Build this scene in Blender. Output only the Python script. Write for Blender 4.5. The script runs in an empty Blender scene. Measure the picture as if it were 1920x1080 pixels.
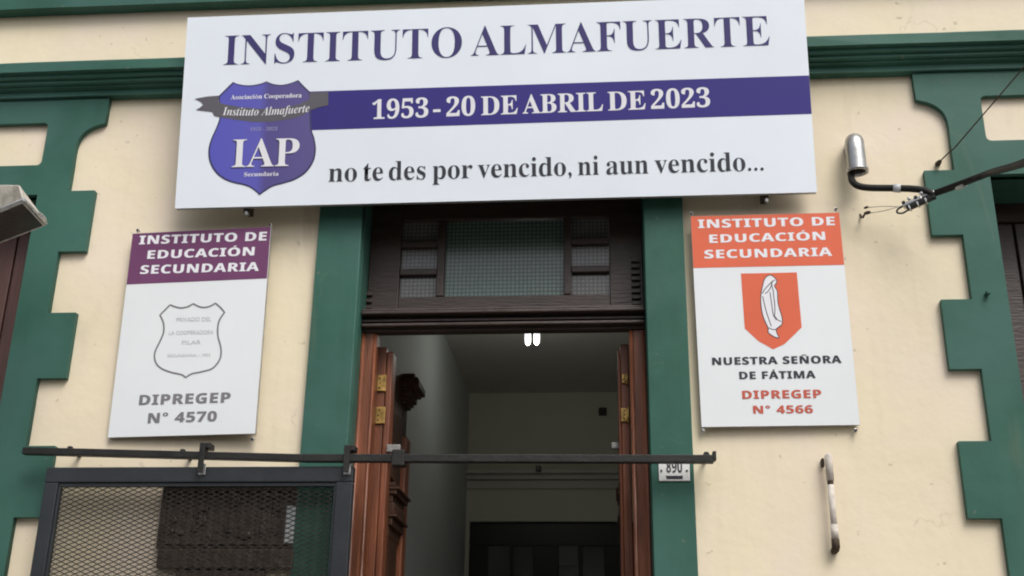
import bpy, bmesh, math, random
from mathutils import Vector, Matrix
random.seed(7)
S = bpy.context.scene
C = S.collection

# ------------------------------------------------------------------ camera
F_PX, PITCH, YAW, ROLL = 2155.5, 0.364357, -0.087357, 0.015047
CAM = Vector((0, -4.6, 1.6))
cp, sp, cy, sy = math.cos(PITCH), math.sin(PITCH), math.cos(YAW), math.sin(YAW)
FW = Vector((sy*cp, cy*cp, sp)); r0 = Vector((cy, -sy, 0)); u0 = r0.cross(FW)
RT = math.cos(ROLL)*r0 + math.sin(ROLL)*u0
UP = -math.sin(ROLL)*r0 + math.cos(ROLL)*u0
cam = bpy.data.objects.new('camera', bpy.data.cameras.new('camera'))
C.objects.link(cam)
cam.data.sensor_width = 36; cam.data.lens = 36*F_PX/1920
cam.data.clip_start = 0.05; cam.data.clip_end = 500
M = Matrix((RT, UP, -FW)).transposed().to_4x4(); M.translation = CAM
cam.matrix_world = M
S.camera = cam

def ray(px, py):
    return FW + RT*((px-960)/F_PX) - UP*((py-540)/F_PX)
def at(px, py, Y=0.0):                      # point on the plane parallel to the facade at depth Y
    d = ray(px, py); return CAM + d*((Y-CAM.y)/d.y)
def atz(px, py, Z):
    d = ray(px, py); return CAM + d*((Z-CAM.z)/d.z)

# ------------------------------------------------------------------ light
SUN_EL, SUN_AZ = math.radians(50), math.radians(30)     # azimuth measured from the street towards +X
w = bpy.data.worlds.new('World'); S.world = w; w.use_nodes = True
nt = w.node_tree; nt.nodes.clear()
sky = nt.nodes.new('ShaderNodeTexSky'); sky.sky_type = 'NISHITA'; sky.sun_disc = False
sky.sun_elevation = SUN_EL; sky.sun_rotation = math.radians(180) - SUN_AZ
sky.air_density = 1.0; sky.dust_density = 4.0; sky.ozone_density = 1.0
hs = nt.nodes.new('ShaderNodeHueSaturation'); hs.inputs['Saturation'].default_value = 0.42
bg = nt.nodes.new('ShaderNodeBackground'); bg.inputs['Strength'].default_value = 0.12
ow = nt.nodes.new('ShaderNodeOutputWorld')
nt.links.new(sky.outputs[0], hs.inputs['Color']); nt.links.new(hs.outputs[0], bg.inputs[0]); nt.links.new(bg.outputs[0], ow.inputs[0])
sl = bpy.data.lights.new('sun', 'SUN'); sl.energy = 1.3; sl.angle = math.radians(32); sl.color = (1.0, 0.97, 0.92)
sun = bpy.data.objects.new('sun', sl); C.objects.link(sun)
sdir = Vector((math.sin(SUN_AZ)*math.cos(SUN_EL), -math.cos(SUN_AZ)*math.cos(SUN_EL), math.sin(SUN_EL)))
sun.rotation_euler = sdir.to_track_quat('Z', 'Y').to_euler()
S.view_settings.view_transform = 'Standard'; S.view_settings.look = 'None'
S.view_settings.gamma = 1; S.view_settings.use_curve_mapping = False
S.view_settings.exposure = 0.50
S.render.engine = 'CYCLES'
S.cycles.max_bounces = 8
S.cycles.pixel_filter_type = 'BLACKMAN_HARRIS'; S.cycles.filter_width = 2.0

# ------------------------------------------------------------------ materials
def N(t, kind, **kw):
    n = t.nodes.new(kind)
    for k, v in kw.items(): setattr(n, k, v)
    return n
def mat(name, col, rough=0.6, metal=0.0, var=0.12, scale=3.0, bump=0.0, bscale=60, stretch=(1,1,1), spec=0.5, dark=None, dirt=0.0, coat=0.0):
    m = bpy.data.materials.new(name); m.use_nodes = True; t = m.node_tree
    b = t.nodes['Principled BSDF']; L = t.links
    b.inputs['Roughness'].default_value = rough; b.inputs['Metallic'].default_value = metal
    b.inputs['Specular IOR Level'].default_value = spec
    b.inputs['Coat Weight'].default_value = coat
    tc = N(t, 'ShaderNodeTexCoord'); mp = N(t, 'ShaderNodeMapping'); mp.inputs['Scale'].default_value = stretch
    L.new(tc.outputs['Object'], mp.inputs['Vector'])
    n1 = N(t, 'ShaderNodeTexNoise'); n1.inputs['Scale'].default_value = scale; n1.inputs['Detail'].default_value = 8; n1.inputs['Roughness'].default_value = 0.6
    L.new(mp.outputs[0], n1.inputs['Vector'])
    r = N(t, 'ShaderNodeValToRGB'); e = r.color_ramp.elements
    e[0].position = 0.3; e[1].position = 0.7
    d = dark or tuple(c*(1-var) for c in col)
    e[0].color = (*d, 1); e[1].color = (*[min(1, c*(1+var*0.5)) for c in col], 1)
    L.new(n1.outputs['Fac'], r.inputs['Fac']); out = r.outputs['Color']
    if dirt > 0:                                             # vertical run marks and blotches of grime
        m2 = N(t, 'ShaderNodeMapping'); m2.inputs['Scale'].default_value = (7, 7, 0.55); L.new(tc.outputs['Object'], m2.inputs['Vector'])
        n2 = N(t, 'ShaderNodeTexNoise'); n2.inputs['Scale'].default_value = 2.2; n2.inputs['Detail'].default_value = 10; L.new(m2.outputs[0], n2.inputs['Vector'])
        r2 = N(t, 'ShaderNodeMapRange'); r2.inputs[1].default_value = 0.54; r2.inputs[2].default_value = 0.78; r2.inputs[3].default_value = 0; r2.inputs[4].default_value = dirt; L.new(n2.outputs['Fac'], r2.inputs[0])
        mx = N(t, 'ShaderNodeMix', data_type='RGBA', blend_type='MULTIPLY'); mx.inputs[7].default_value = (0.55, 0.48, 0.38, 1)
        L.new(r2.outputs[0], mx.inputs[0]); L.new(out, mx.inputs[6]); out = mx.outputs[2]
    L.new(out, b.inputs['Base Color'])
    if bump > 0:
        n3 = N(t, 'ShaderNodeTexNoise'); n3.inputs['Scale'].default_value = bscale; n3.inputs['Detail'].default_value = 5; L.new(mp.outputs[0], n3.inputs['Vector'])
        bp = N(t, 'ShaderNodeBump'); bp.inputs['Strength'].default_value = bump; bp.inputs['Distance'].default_value = 0.01
        L.new(n3.outputs['Fac'], bp.inputs['Height']); L.new(bp.outputs[0], b.inputs['Normal'])
        rr = N(t, 'ShaderNodeMapRange'); rr.inputs[3].default_value = rough-0.08; rr.inputs[4].default_value = rough+0.08
        L.new(n1.outputs['Fac'], rr.inputs[0]); L.new(rr.outputs[0], b.inputs['Roughness'])
    return m
def patchy(m, other, specks=(0.30, 0.24, 0.16)):
    t = m.node_tree; L = t.links; b = t.nodes['Principled BSDF']; src = b.inputs['Base Color'].links[0].from_socket
    tc = N(t, 'ShaderNodeTexCoord')
    def lay(scale, lo, hi, col, amt, src, detail=6, st=(1, 1, 1), dist=0.0):
        mp = N(t, 'ShaderNodeMapping'); mp.inputs['Scale'].default_value = st; L.new(tc.outputs['Object'], mp.inputs[0])
        n = N(t, 'ShaderNodeTexNoise'); n.inputs['Scale'].default_value = scale; n.inputs['Detail'].default_value = detail; n.inputs['Distortion'].default_value = dist; L.new(mp.outputs[0], n.inputs['Vector'])
        r = N(t, 'ShaderNodeMapRange'); r.inputs[1].default_value = lo; r.inputs[2].default_value = hi; r.inputs[4].default_value = amt; L.new(n.outputs['Fac'], r.inputs[0])
        mx = N(t, 'ShaderNodeMix', data_type='RGBA'); mx.inputs[7].default_value = (*col, 1); L.new(r.outputs[0], mx.inputs[0]); L.new(src, mx.inputs[6]); return mx.outputs[2]
    src = lay(1.7, .42, .62, other, .8, src, dist=.6)
    src = lay(26, .715, .77, specks, .45, src, detail=2)
    src = lay(3.0, .66, .74, specks, .22, src, st=(1, 1, .25), detail=10, dist=1.0)
    vo = N(t, 'ShaderNodeTexVoronoi'); vo.feature = 'DISTANCE_TO_EDGE'; vo.inputs['Scale'].default_value = .9
    nz = N(t, 'ShaderNodeTexNoise'); nz.inputs['Scale'].default_value = 3.0; nz.inputs['Detail'].default_value = 8; L.new(tc.outputs['Object'], nz.inputs['Vector'])
    ad = N(t, 'ShaderNodeMix', data_type='RGBA'); ad.blend_type = 'ADD'; ad.inputs[0].default_value = .45; L.new(tc.outputs['Object'], ad.inputs[6]); L.new(nz.outputs['Color'], ad.inputs[7]); L.new(ad.outputs[2], vo.inputs['Vector'])
    r = N(t, 'ShaderNodeMapRange'); r.inputs[1].default_value = 0.0; r.inputs[2].default_value = .0022; r.inputs[3].default_value = .30; r.inputs[4].default_value = 0; L.new(vo.outputs['Distance'], r.inputs[0])
    mk = N(t, 'ShaderNodeMapRange'); mk.inputs[1].default_value = .52; mk.inputs[2].default_value = .60; L.new(nz.outputs['Fac'], mk.inputs[0])
    mu_ = N(t, 'ShaderNodeMath', operation='MULTIPLY'); L.new(r.outputs[0], mu_.inputs[0]); L.new(mk.outputs[0], mu_.inputs[1])
    mx = N(t, 'ShaderNodeMix', data_type='RGBA'); mx.inputs[7].default_value = (*specks, 1); L.new(mu_.outputs[0], mx.inputs[0]); L.new(src, mx.inputs[6])
    L.new(mx.outputs[2], b.inputs['Base Color'])
def emit(name, col, s):
    m = bpy.data.materials.new(name); m.use_nodes = True; b = m.node_tree.nodes['Principled BSDF']
    b.inputs['Base Color'].default_value = (*col, 1); b.inputs['Emission Color'].default_value = (*col, 1); b.inputs['Emission Strength'].default_value = s
    return m

CREAM = mat('cream_plaster', (0.77, 0.675, 0.49), 0.75, var=0.07, scale=1.3, bump=0.25, bscale=14, dirt=0.12)
patchy(CREAM, (0.77, 0.66, 0.54))
GREEN = mat('green_enamel', (0.042, 0.121, 0.092), 0.48, var=0.28, spec=0.16, scale=2.0, bump=0.18, bscale=12, dirt=0.3)
patchy(GREEN, (0.054, 0.130, 0.108), (0.19, 0.20, 0.14))
WOOD = mat('varnished_red_wood', (0.185, 0.059, 0.026), 0.42, var=0.6, scale=5, stretch=(6, 6, 0.5), bump=0.25, bscale=25)
DWOOD = mat('old_dark_wood', (0.044, 0.028, 0.023), 0.45, var=0.35, scale=5, stretch=(1, 6, 6), bump=0.25, bscale=20)
CARVE_SHADED = mat('shade_darkened_carved_wood', (0.062, 0.029, 0.017), 0.5, var=0.5, scale=9, bump=0.5, bscale=30, spec=0.25)  # carved wood with the unlit look of the open leaves put into its colour
SHUT = mat('brown_shutter_paint', (0.095, 0.042, 0.034), 0.5, var=0.3, scale=4, stretch=(6, 6, 0.6), bump=0.2, bscale=20)
WHITE = mat('white_sign_sheet', (0.80, 0.86, 0.93), 0.35, var=0.06, scale=1.1, bump=0.22, bscale=2.2, spec=0.45)
WHITE2 = mat('white_small_sign', (0.76, 0.79, 0.81), 0.4, var=0.04, scale=2, spec=0.22)
EDGE = mat('galvanised_edge', (0.42, 0.43, 0.43), 0.45, metal=0.6, var=0.2, scale=8)
NAVY = mat('navy_print', (0.046, 0.038, 0.215), 0.4, var=0.10, scale=1.2, spec=0.22)
NAVYTXT = mat('navy_letter_print', (0.060, 0.052, 0.175), 0.4, var=0.15, scale=2, spec=0.22)
GREYTXT = mat('charcoal_letter_print', (0.048, 0.05, 0.062), 0.4, var=0.1, spec=0.22)
WTXT = mat('white_letter_print', (0.78, 0.78, 0.82), 0.4, var=0.02, spec=0.22)
PURPLE = mat('purple_print', (0.160, 0.055, 0.135), 0.4, var=0.15, scale=3, spec=0.22)
ORANGE = mat('orange_print', (0.70, 0.145, 0.075), 0.4, var=0.08, scale=3, spec=0.22)
REDTXT = mat('faded_red_letter_print', (0.55, 0.12, 0.08), 0.4, var=0.1, spec=0.22)
GRYPR = mat('faded_grey_letter_print', (0.21, 0.205, 0.22), 0.4, var=0.15, spec=0.22)
FAINT = mat('very_faint_grey_print', (0.56, 0.58, 0.60), 0.4, var=0.05, spec=0.22)
RIBBON = mat('grey_ribbon_print', (0.125, 0.118, 0.135), 0.4, var=0.1, scale=4, spec=0.22)
OUTL = mat('dark_blue_outline_print', (0.06, 0.055, 0.13), 0.4, spec=0.22)
STEEL = mat('black_painted_steel', (0.017, 0.017, 0.016), 0.5, spec=0.35, var=0.4, scale=14, bump=0.2, bscale=80)
GATE = mat('blue_grey_gate_paint', (0.026, 0.030, 0.035), 0.4, spec=0.4, var=0.25, scale=6, bump=0.12, bscale=50)
MESHM = mat('expanded_steel', (0.034, 0.032, 0.028), 0.8, spec=0.1, var=0.3, scale=9)
BRONZE = mat('weathered_bronze', (0.078, 0.056, 0.040), 0.45, metal=0.35, var=0.45, scale=12, bump=0.8, bscale=35)
ALU = mat('brushed_aluminium', (0.50, 0.50, 0.49), 0.36, metal=0.85, var=0.25, scale=12, bump=0.15, bscale=60)
RUBBER = mat('black_cable_sheath', (0.012, 0.012, 0.011), 0.6, spec=0.25, var=0.3, scale=20)
TAPE = mat('pale_grey_tape', (0.50, 0.52, 0.53), 0.5, var=0.2, scale=40)
DULL = mat('dull_grey_metal', (0.26, 0.25, 0.24), 0.5, metal=0.3, var=0.4, scale=60, bump=0.3, bscale=120)
BRASS = mat('worn_brass', (0.50, 0.32, 0.10), 0.40, metal=0.7, var=0.6, scale=40)
RUST = mat('rusty_iron', (0.055, 0.034, 0.018), 0.8, var=0.5, scale=40, bump=0.4, bscale=90)
PVC = mat('dirty_cream_pvc', (0.60, 0.55, 0.49), 0.85, var=0.3, scale=30, spec=0.2)
HALL = mat('hall_plaster', (0.54, 0.54, 0.45), 0.75, var=0.06, scale=1.5, bump=0.15, bscale=12)
HALLW = mat('hall_side_plaster', (0.50, 0.53, 0.52), 0.7, var=0.06, scale=1.5, bump=0.15, bscale=12)
HALLC = mat('hall_ceiling_plaster', (0.50, 0.50, 0.45), 0.8, var=0.08, scale=1.5)
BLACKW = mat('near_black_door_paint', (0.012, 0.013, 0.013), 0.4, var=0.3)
DGLASS = mat('dim_door_glass', (0.085, 0.095, 0.097), 0.15, var=0.2, spec=0.8)
TILE = mat('hall_floor_tile', (0.20, 0.16, 0.13), 0.4, var=0.2, scale=6)
LAMPB = mat('weathered_lamp_housing', (0.62, 0.58, 0.50), 0.5, var=0.35, scale=18, bump=0.25, bscale=70, dirt=0.5)
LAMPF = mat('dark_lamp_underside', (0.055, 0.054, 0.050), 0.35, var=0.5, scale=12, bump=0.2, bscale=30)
LAMPR = mat('scratched_lamp_rim', (0.55, 0.55, 0.53), 0.30, metal=0.8, var=0.3, scale=25)
ASPH = mat('asphalt', (0.052, 0.052, 0.052), 0.9, var=0.3, scale=30, bump=0.5, bscale=120)
PAVE = mat('pavement_concrete', (0.30, 0.28, 0.25), 0.85, var=0.15, scale=6, bump=0.3, bscale=80)
KERB = mat('kerb_stone', (0.34, 0.33, 0.31), 0.85, var=0.15, scale=10, bump=0.3)
BULB = emit('lit_bulb_glass', (0.90, 0.92, 0.90), 0.95)
ENAMEL = mat('white_enamel_plate', (0.72, 0.73, 0.72), 0.3, var=0.12, scale=30)

def shield_mat():
    m = mat('blue_crest_print', (0.1, 0.1, 0.3), 0.4)
    t = m.node_tree; b = t.nodes['Principled BSDF']
    tc = N(t, 'ShaderNodeTexCoord'); sx = N(t, 'ShaderNodeSeparateXYZ'); r = N(t, 'ShaderNodeValToRGB')
    mr = N(t, 'ShaderNodeMapRange'); mr.inputs[1].default_value = SH0; mr.inputs[2].default_value = SH1
    e = r.color_ramp.elements; e[0].position = 0.0; e[0].color = (0.090, 0.090, 0.48, 1); e[1].position = 1; e[1].color = (0.105, 0.085, 0.25, 1)
    x = e.new(0.46); x.color = (0.105, 0.10, 0.45, 1); x = e.new(0.54); x.color = (0.085, 0.068, 0.25, 1)
    t.links.new(tc.outputs['Object'], sx.inputs[0]); t.links.new(sx.outputs['X'], mr.inputs[0]); t.links.new(mr.outputs[0], r.inputs['Fac'])
    for l in list(b.inputs['Base Color'].links): t.links.remove(l)
    t.links.new(r.outputs[0], b.inputs['Base Color']); return m
def glass_grid_mat(name, col, cell, amt):
    """ribbed, wired glass: fine square lattice in relief and tone"""
    m = bpy.data.materials.new(name); m.use_nodes = True; t = m.node_tree; b = t.nodes['Principled BSDF']; L = t.links
    b.inputs['Roughness'].default_value = 0.22; b.inputs['Specular IOR Level'].default_value = 0.7
    tc = N(t, 'ShaderNodeTexCoord'); mp = N(t, 'ShaderNodeMapping'); mp.inputs['Rotation'].default_value = (math.radians(90), 0, 0)
    L.new(tc.outputs['Object'], mp.inputs[0])
    br = N(t, 'ShaderNodeTexBrick'); br.offset = 0; br.squash = 1
    br.inputs['Scale'].default_value = 1; br.inputs['Brick Width'].default_value = cell; br.inputs['Row Height'].default_value = cell
    br.inputs['Mortar Size'].default_value = cell*0.16; br.inputs['Mortar Smooth'].default_value = 0.4
    br.inputs['Color1'].default_value = (*col, 1); br.inputs['Color2'].default_value = (*[c*1.15 for c in col], 1)
    br.inputs['Mortar'].default_value = (*[c*(1-amt) for c in col], 1)
    L.new(mp.outputs[0], br.inputs['Vector']); L.new(br.outputs['Color'], b.inputs['Base Color'])
    bp = N(t, 'ShaderNodeBump'); bp.inputs['Strength'].default_value = 0.5; bp.inputs['Distance'].default_value = 0.003
    L.new(br.outputs['Fac'], bp.inputs['Height']); L.new(bp.outputs[0], b.inputs['Normal'])
    return m
TGLASS = glass_grid_mat('green_wired_glass', (0.10, 0.15, 0.13), 0.0185, 0.55)
TGLASS2 = glass_grid_mat('grey_wired_glass', (0.14, 0.14, 0.135), 0.0185, 0.45)

# ------------------------------------------------------------------ mesh helpers
def link(name, me, m, parent=None, label=None):
    o = bpy.data.objects.new(name, me); C.objects.link(o)
    if m is not None and not me.materials: me.materials.append(m)
    if parent: o.parent = parent
    if label: o['label'] = label
    return o
def tag(o, label, cat, group=None, kind=None):
    if label: o['label'] = label
    if cat: o['category'] = cat
    if group: o['group'] = group
    if kind: o['kind'] = kind
    return o
def empty(name, loc, label, cat, group=None):
    o = bpy.data.objects.new(name, None); C.objects.link(o); o.location = loc; o.empty_display_size = 0.1
    return tag(o, label, cat, group)
def bx(bm, x0, x1, y0, y1, z0, z1, bev=0.0):
    vs = [bm.verts.new((x, y, z)) for x in (x0, x1) for y in (y0, y1) for z in (z0, z1)]
    q = [(0,1,3,2), (4,6,7,5), (0,4,5,1), (2,3,7,6), (0,2,6,4), (1,5,7,3)]
    fs = [bm.faces.new([vs[i] for i in f]) for f in q]
    if bev:
        es = list({e for f in fs for e in f.edges})
        bmesh.ops.bevel(bm, geom=es, offset=bev, segments=2, affect='EDGES', profile=0.5)
def fin(bm, name, m, parent=None, smooth=False, label=None):
    bmesh.ops.recalc_face_normals(bm, faces=bm.faces)
    me = bpy.data.meshes.new(name); bm.to_mesh(me); bm.free()
    if smooth:
        for p in me.polygons: p.use_smooth = True
    return link(name, me, m, parent, label)
def box(name, x0, x1, y0, y1, z0, z1, m, parent=None, bev=0.0, label=None):
    bm = bmesh.new(); bx(bm, x0, x1, y0, y1, z0, z1, bev); return fin(bm, name, m, parent, label=label)
def boxes(name, L, m, parent=None, bev=0.0):
    bm = bmesh.new()
    for b in L: bx(bm, *b, bev)
    return fin(bm, name, m, parent)
def tube_bm(bm, pts, r, n=12, cap=True, radii=None):
    pts = [Vector(p) for p in pts]; rings = []
    side = None
    for i, p in enumerate(pts):
        d = (pts[min(i+1, len(pts)-1)] - pts[max(i-1, 0)]).normalized()
        if side is None:
            a = Vector((0, 0, 1)) if abs(d.z) < 0.9 else Vector((1, 0, 0)); side = d.cross(a).normalized()
        else:
            side = (side - d*side.dot(d)).normalized()
        up = d.cross(side); rr = radii[i] if radii else r
        rings.append([bm.verts.new(p + side*rr*math.cos(2*math.pi*k/n) + up*rr*math.sin(2*math.pi*k/n)) for k in range(n)])
    for a, b in zip(rings, rings[1:]):
        for k in range(n): bm.faces.new((a[k], a[(k+1) % n], b[(k+1) % n], b[k])).smooth = True
    if cap: bm.faces.new(rings[0][::-1]); bm.faces.new(rings[-1])
def tube(name, pts, r, m, parent=None, n=12, radii=None, cap=True, label=None):
    bm = bmesh.new(); tube_bm(bm, pts, r, n, cap, radii)
    bmesh.ops.recalc_face_normals(bm, faces=bm.faces)
    me = bpy.data.meshes.new(name); bm.to_mesh(me); bm.free()
    return link(name, me, m, parent, label)
def smooth_path(pts, k=8):                                   # Catmull-Rom
    pts = [Vector(p) for p in pts]; P = [pts[0]*2-pts[1]] + pts + [pts[-1]*2-pts[-2]]; out = []
    for i in range(1, len(P)-2):
        for j in range(k):
            t = j/k; a, b, c, d = P[i-1:i+3]
            out.append(0.5*((2*b) + (c-a)*t + (2*a-5*b+4*c-d)*t*t + (3*b-a-3*c+d)*t**3))
    return out + [pts[-1]]
def smooth2(pts, k=5, corners=()):
    """closed 2-D outline smoothed between the listed sharp corners"""
    n = len(pts); cs = sorted(corners) or [0]; out = []
    for a, b in zip(cs, cs[1:] + [cs[0]+n]):
        seg = [pts[i % n] for i in range(a, b+1)]
        out += [tuple(v)[:2] for v in smooth_path([(p[0], p[1], 0) for p in seg], k)[:-1]] if len(seg) > 2 else [seg[0]]
    return out
def curve_mesh(name, loops, depth=0.0, bevel=0.0):
    """filled 2-D outlines (with holes), in the XZ plane; local y = -depth..0"""
    cu = bpy.data.curves.new(name, 'CURVE'); cu.dimensions = '2D'; cu.fill_mode = 'BOTH'
    for lp in loops:
        s = cu.splines.new('POLY'); s.points.add(len(lp)-1); s.use_cyclic_u = True
        for p, v in zip(s.points, lp): p.co = (v[0], v[1], 0, 1)
    cu.extrude = depth/2
    if bevel: cu.bevel_depth = bevel; cu.offset = -bevel; cu.bevel_resolution = 1
    o = bpy.data.objects.new(name, cu); me = bpy.data.meshes.new_from_object(o)
    bpy.data.objects.remove(o); bpy.data.curves.remove(cu)
    me.transform(Matrix.Translation((0, -depth/2, 0)) @ Matrix.Rotation(math.radians(90), 4, 'X'))
    me.name = name; return me
def flat(name, loops, y0, y1, m, parent=None, bevel=0.0, label=None):
    me = curve_mesh(name, loops, y1-y0-2*bevel, bevel); me.materials.clear()
    me.transform(Matrix.Translation((0, y1-bevel, 0)))
    return link(name, me, m, parent, label)

TOL = 0.0008
def text(name, s, u0, v0, u1, v1, cap, m, parent, off=0.0, lift=0.0015, ref='E', spacing=1.0, bend=0.0, shear=0.0, marks=(), bold=0.0):
    """one line of lettering; baseline from (u0,v0) to (u1,v1) in the sign's own X/Z, cap = height of the letter ref"""
    def mk(t):
        cu = bpy.data.curves.new('lettering', 'FONT'); cu.body = t; cu.offset = off; cu.extrude = 0.0; cu.space_character = spacing
        cu.resolution_u = 5; cu.shear = shear
        o = bpy.data.objects.new('lettering', cu); me = bpy.data.meshes.new_from_object(o)
        bpy.data.objects.remove(o); bpy.data.curves.remove(cu); return me
    rm = mk(ref); h = max(v.co.y for v in rm.vertices) - min(v.co.y for v in rm.vertices); bpy.data.meshes.remove(rm)
    me = mk(s); xs = [v.co.x for v in me.vertices]; x0, x1 = min(xs), max(xs); h0 = h
    extra = []
    for i, kind in marks:                                    # accents drawn over the letter at index i
        ca_, cb_ = mk(s[:i+1]), mk(s[:i]) if i else None
        xr_ = max(v.co.x for v in ca_.vertices); g = mk(s[i]); gw = max(v.co.x for v in g.vertices)-min(v.co.x for v in g.vertices)
        cxg = xr_-gw/2
        P_ = [(-.07, .10), (.03, .10), (.16, .23), (-.0, .23)] if kind == 'acute' else [(-.22, .09), (-.12, .09), (-.08, .14), (.04, .10), (.14, .09), (.22, .20), (.12, .20), (.08, .16), (-.04, .20), (-.14, .20)]
        extra.append([(cxg+x*h0*1.1, h0*(1+y)) for x, y in P_])
    if extra:
        bm = bmesh.new(); bm.from_mesh(me)
        for P_ in extra: bm.faces.new([bm.verts.new((x, y, 0)) for x, y in P_])
        bm.to_mesh(me); bm.free()
    L = math.hypot(u1-u0, v1-v0); sx = L/(x1-x0); sz = cap/h; a = math.atan2(v1-v0, u1-u0)
    for v in me.vertices:
        x = (v.co.x-x0)*sx; z = v.co.y*sz
        z += bend*(4*(x/L)*(1-x/L))
        v.co = (u0 + x*math.cos(a) - z*math.sin(a), -lift, v0 + x*math.sin(a) + z*math.cos(a))
    if bold:                                                 # fatter strokes: the line printed three times with a slight shift
        bm = bmesh.new(); c_, s_ = math.cos(a), math.sin(a); d_ = bold*cap
        for k, (dx, dz) in enumerate(((-d_, 0), (d_, 0), (0, d_*.5))):
            m2 = me.copy(); m2.transform(Matrix.Translation((dx*c_-dz*s_, -.00012*k, dx*s_+dz*c_))); bm.from_mesh(m2); bpy.data.meshes.remove(m2)
        bm.to_mesh(me); bm.free()
    me.materials.clear(); me.name = name
    return link(name, me, m, parent)
BU = lambda s: ''.join(chr(0x1D400+ord(c)-65) if 'A' <= c <= 'Z' else chr(0x1D41A+ord(c)-97) if 'a' <= c <= 'z' else chr(0x1D7CE+ord(c)-48) if '0' <= c <= '9' else c for c in s)
IT = lambda s: ''.join(chr(0x1D468+ord(c)-65) if 'A' <= c <= 'Z' else chr(0x1D482+ord(c)-97) if 'a' <= c <= 'z' else c for c in s)
SBM = {'Ó': ('O', 'acute'), 'Á': ('A', 'acute'), 'Ñ': ('N', 'tilde')}
def sansb(s):
    out, mk_ = '', []
    for i, c in enumerate(s):
        if c in SBM: mk_.append((i, SBM[c][1])); c = SBM[c][0]
        out += chr(0x1D5D4+ord(c)-65) if 'A' <= c <= 'Z' else chr(0x1D7EC+ord(c)-48) if '0' <= c <= '9' else c
    return out, mk_
def stroke(name, pts, wd, m, parent, lift=0.002, closed=False):
    """a printed line of width wd along 2-D points"""
    n = len(pts); Lp, Rp = [], []
    for i in range(n):
        a = Vector(pts[(i-1) % n] if closed or i else pts[i]); b = Vector(pts[(i+1) % n] if closed or i < n-1 else pts[i])
        d = (b-a).normalized(); nn = Vector((-d.y, d.x))*wd/2; p = Vector(pts[i]); Lp.append(p+nn); Rp.append(p-nn)
    vs = [(p.x, -lift, p.y) for p in Lp] + [(p.x, -lift, p.y) for p in Rp]
    fs = [(i, (i+1) % n, n+(i+1) % n, n+i) for i in range(n if closed else n-1)]
    me = bpy.data.meshes.new(name); me.from_pydata(vs, [], fs); return link(name, me, m, parent)

# ------------------------------------------------------------------ ground
def sheet(name, x0, x1, y0, y1, z, m):
    me = bpy.data.meshes.new(name); me.from_pydata([(x0, y0, z), (x1, y0, z), (x1, y1, z), (x0, y1, z)], [], [(0, 1, 2, 3)])
    return tag(link(name, me, m), None, None, kind='structure')
sheet('ground', -120, 120, -120, 120, -0.16, ASPH)
sheet('road', -60, 60, -13.0, -3.35, -0.15, ASPH)
o = box('kerb', -60, 60, -3.35, -3.2, -0.20, 0.0, KERB, bev=0.01); o['kind'] = 'structure'
o = box('pavement', -60, 60, -3.2, 0.05, -0.20, -0.004, PAVE); o['kind'] = 'structure'

# ------------------------------------------------------------------ unseen houses over the road behind the viewer, added to block low light
def unseen_house(x0, x1, h, col, nb, lab):
    H = empty('unseen_street_house', ((x0+x1)/2, -14.6, 0), lab, 'house', 'unseen houses added across the street')
    m = mat('house_paint', col, .8, var=.1, scale=1, bump=.2, dirt=.3); w2 = (x1-x0)/2
    holes = []
    for k in range(nb):
        xc = -w2+(k+.5)*2*w2/nb; holes.append((xc-.55, xc+.55, .9 if k != nb//2 else 0.0, 3.0))
        if h > 6.5: holes.append((xc-.5, xc+.5, 4.3, 6.0))
    wall_holes('wall', -w2, w2, -.15, h, -.35, 0.0, holes, m, H)
    for a, b, c, d in holes:
        f = boxes('window', [(a, a+.06, -.22, -.14, c, d), (b-.06, b, -.22, -.14, c, d), (a+.06, b-.06, -.22, -.14, d-.07, d), (a+.06, b-.06, -.22, -.14, c, c+.07), ((a+b)/2-.03, (a+b)/2+.03, -.22, -.14, c+.07, d-.07)], SHUT, H)
        box('pane', a+.06, b-.06, -.20, -.19, c+.07, d-.07, DGLASS, f)
    boxes('cornice', [(-w2, w2, .001, .12, h-.5, h-.35), (-w2, w2, .001, .2, h-.349, h-.2)], m, H, .01)
    box('roof', -w2, w2, -6.0, .22, h+.001, h+.15, PAVE, H); box('side_wall', -w2, -w2+.3, -6, -.351, -.15, h, m, H); box('side_wall', w2-.3, w2, -6, -.351, -.15, h, m, H)

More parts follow.
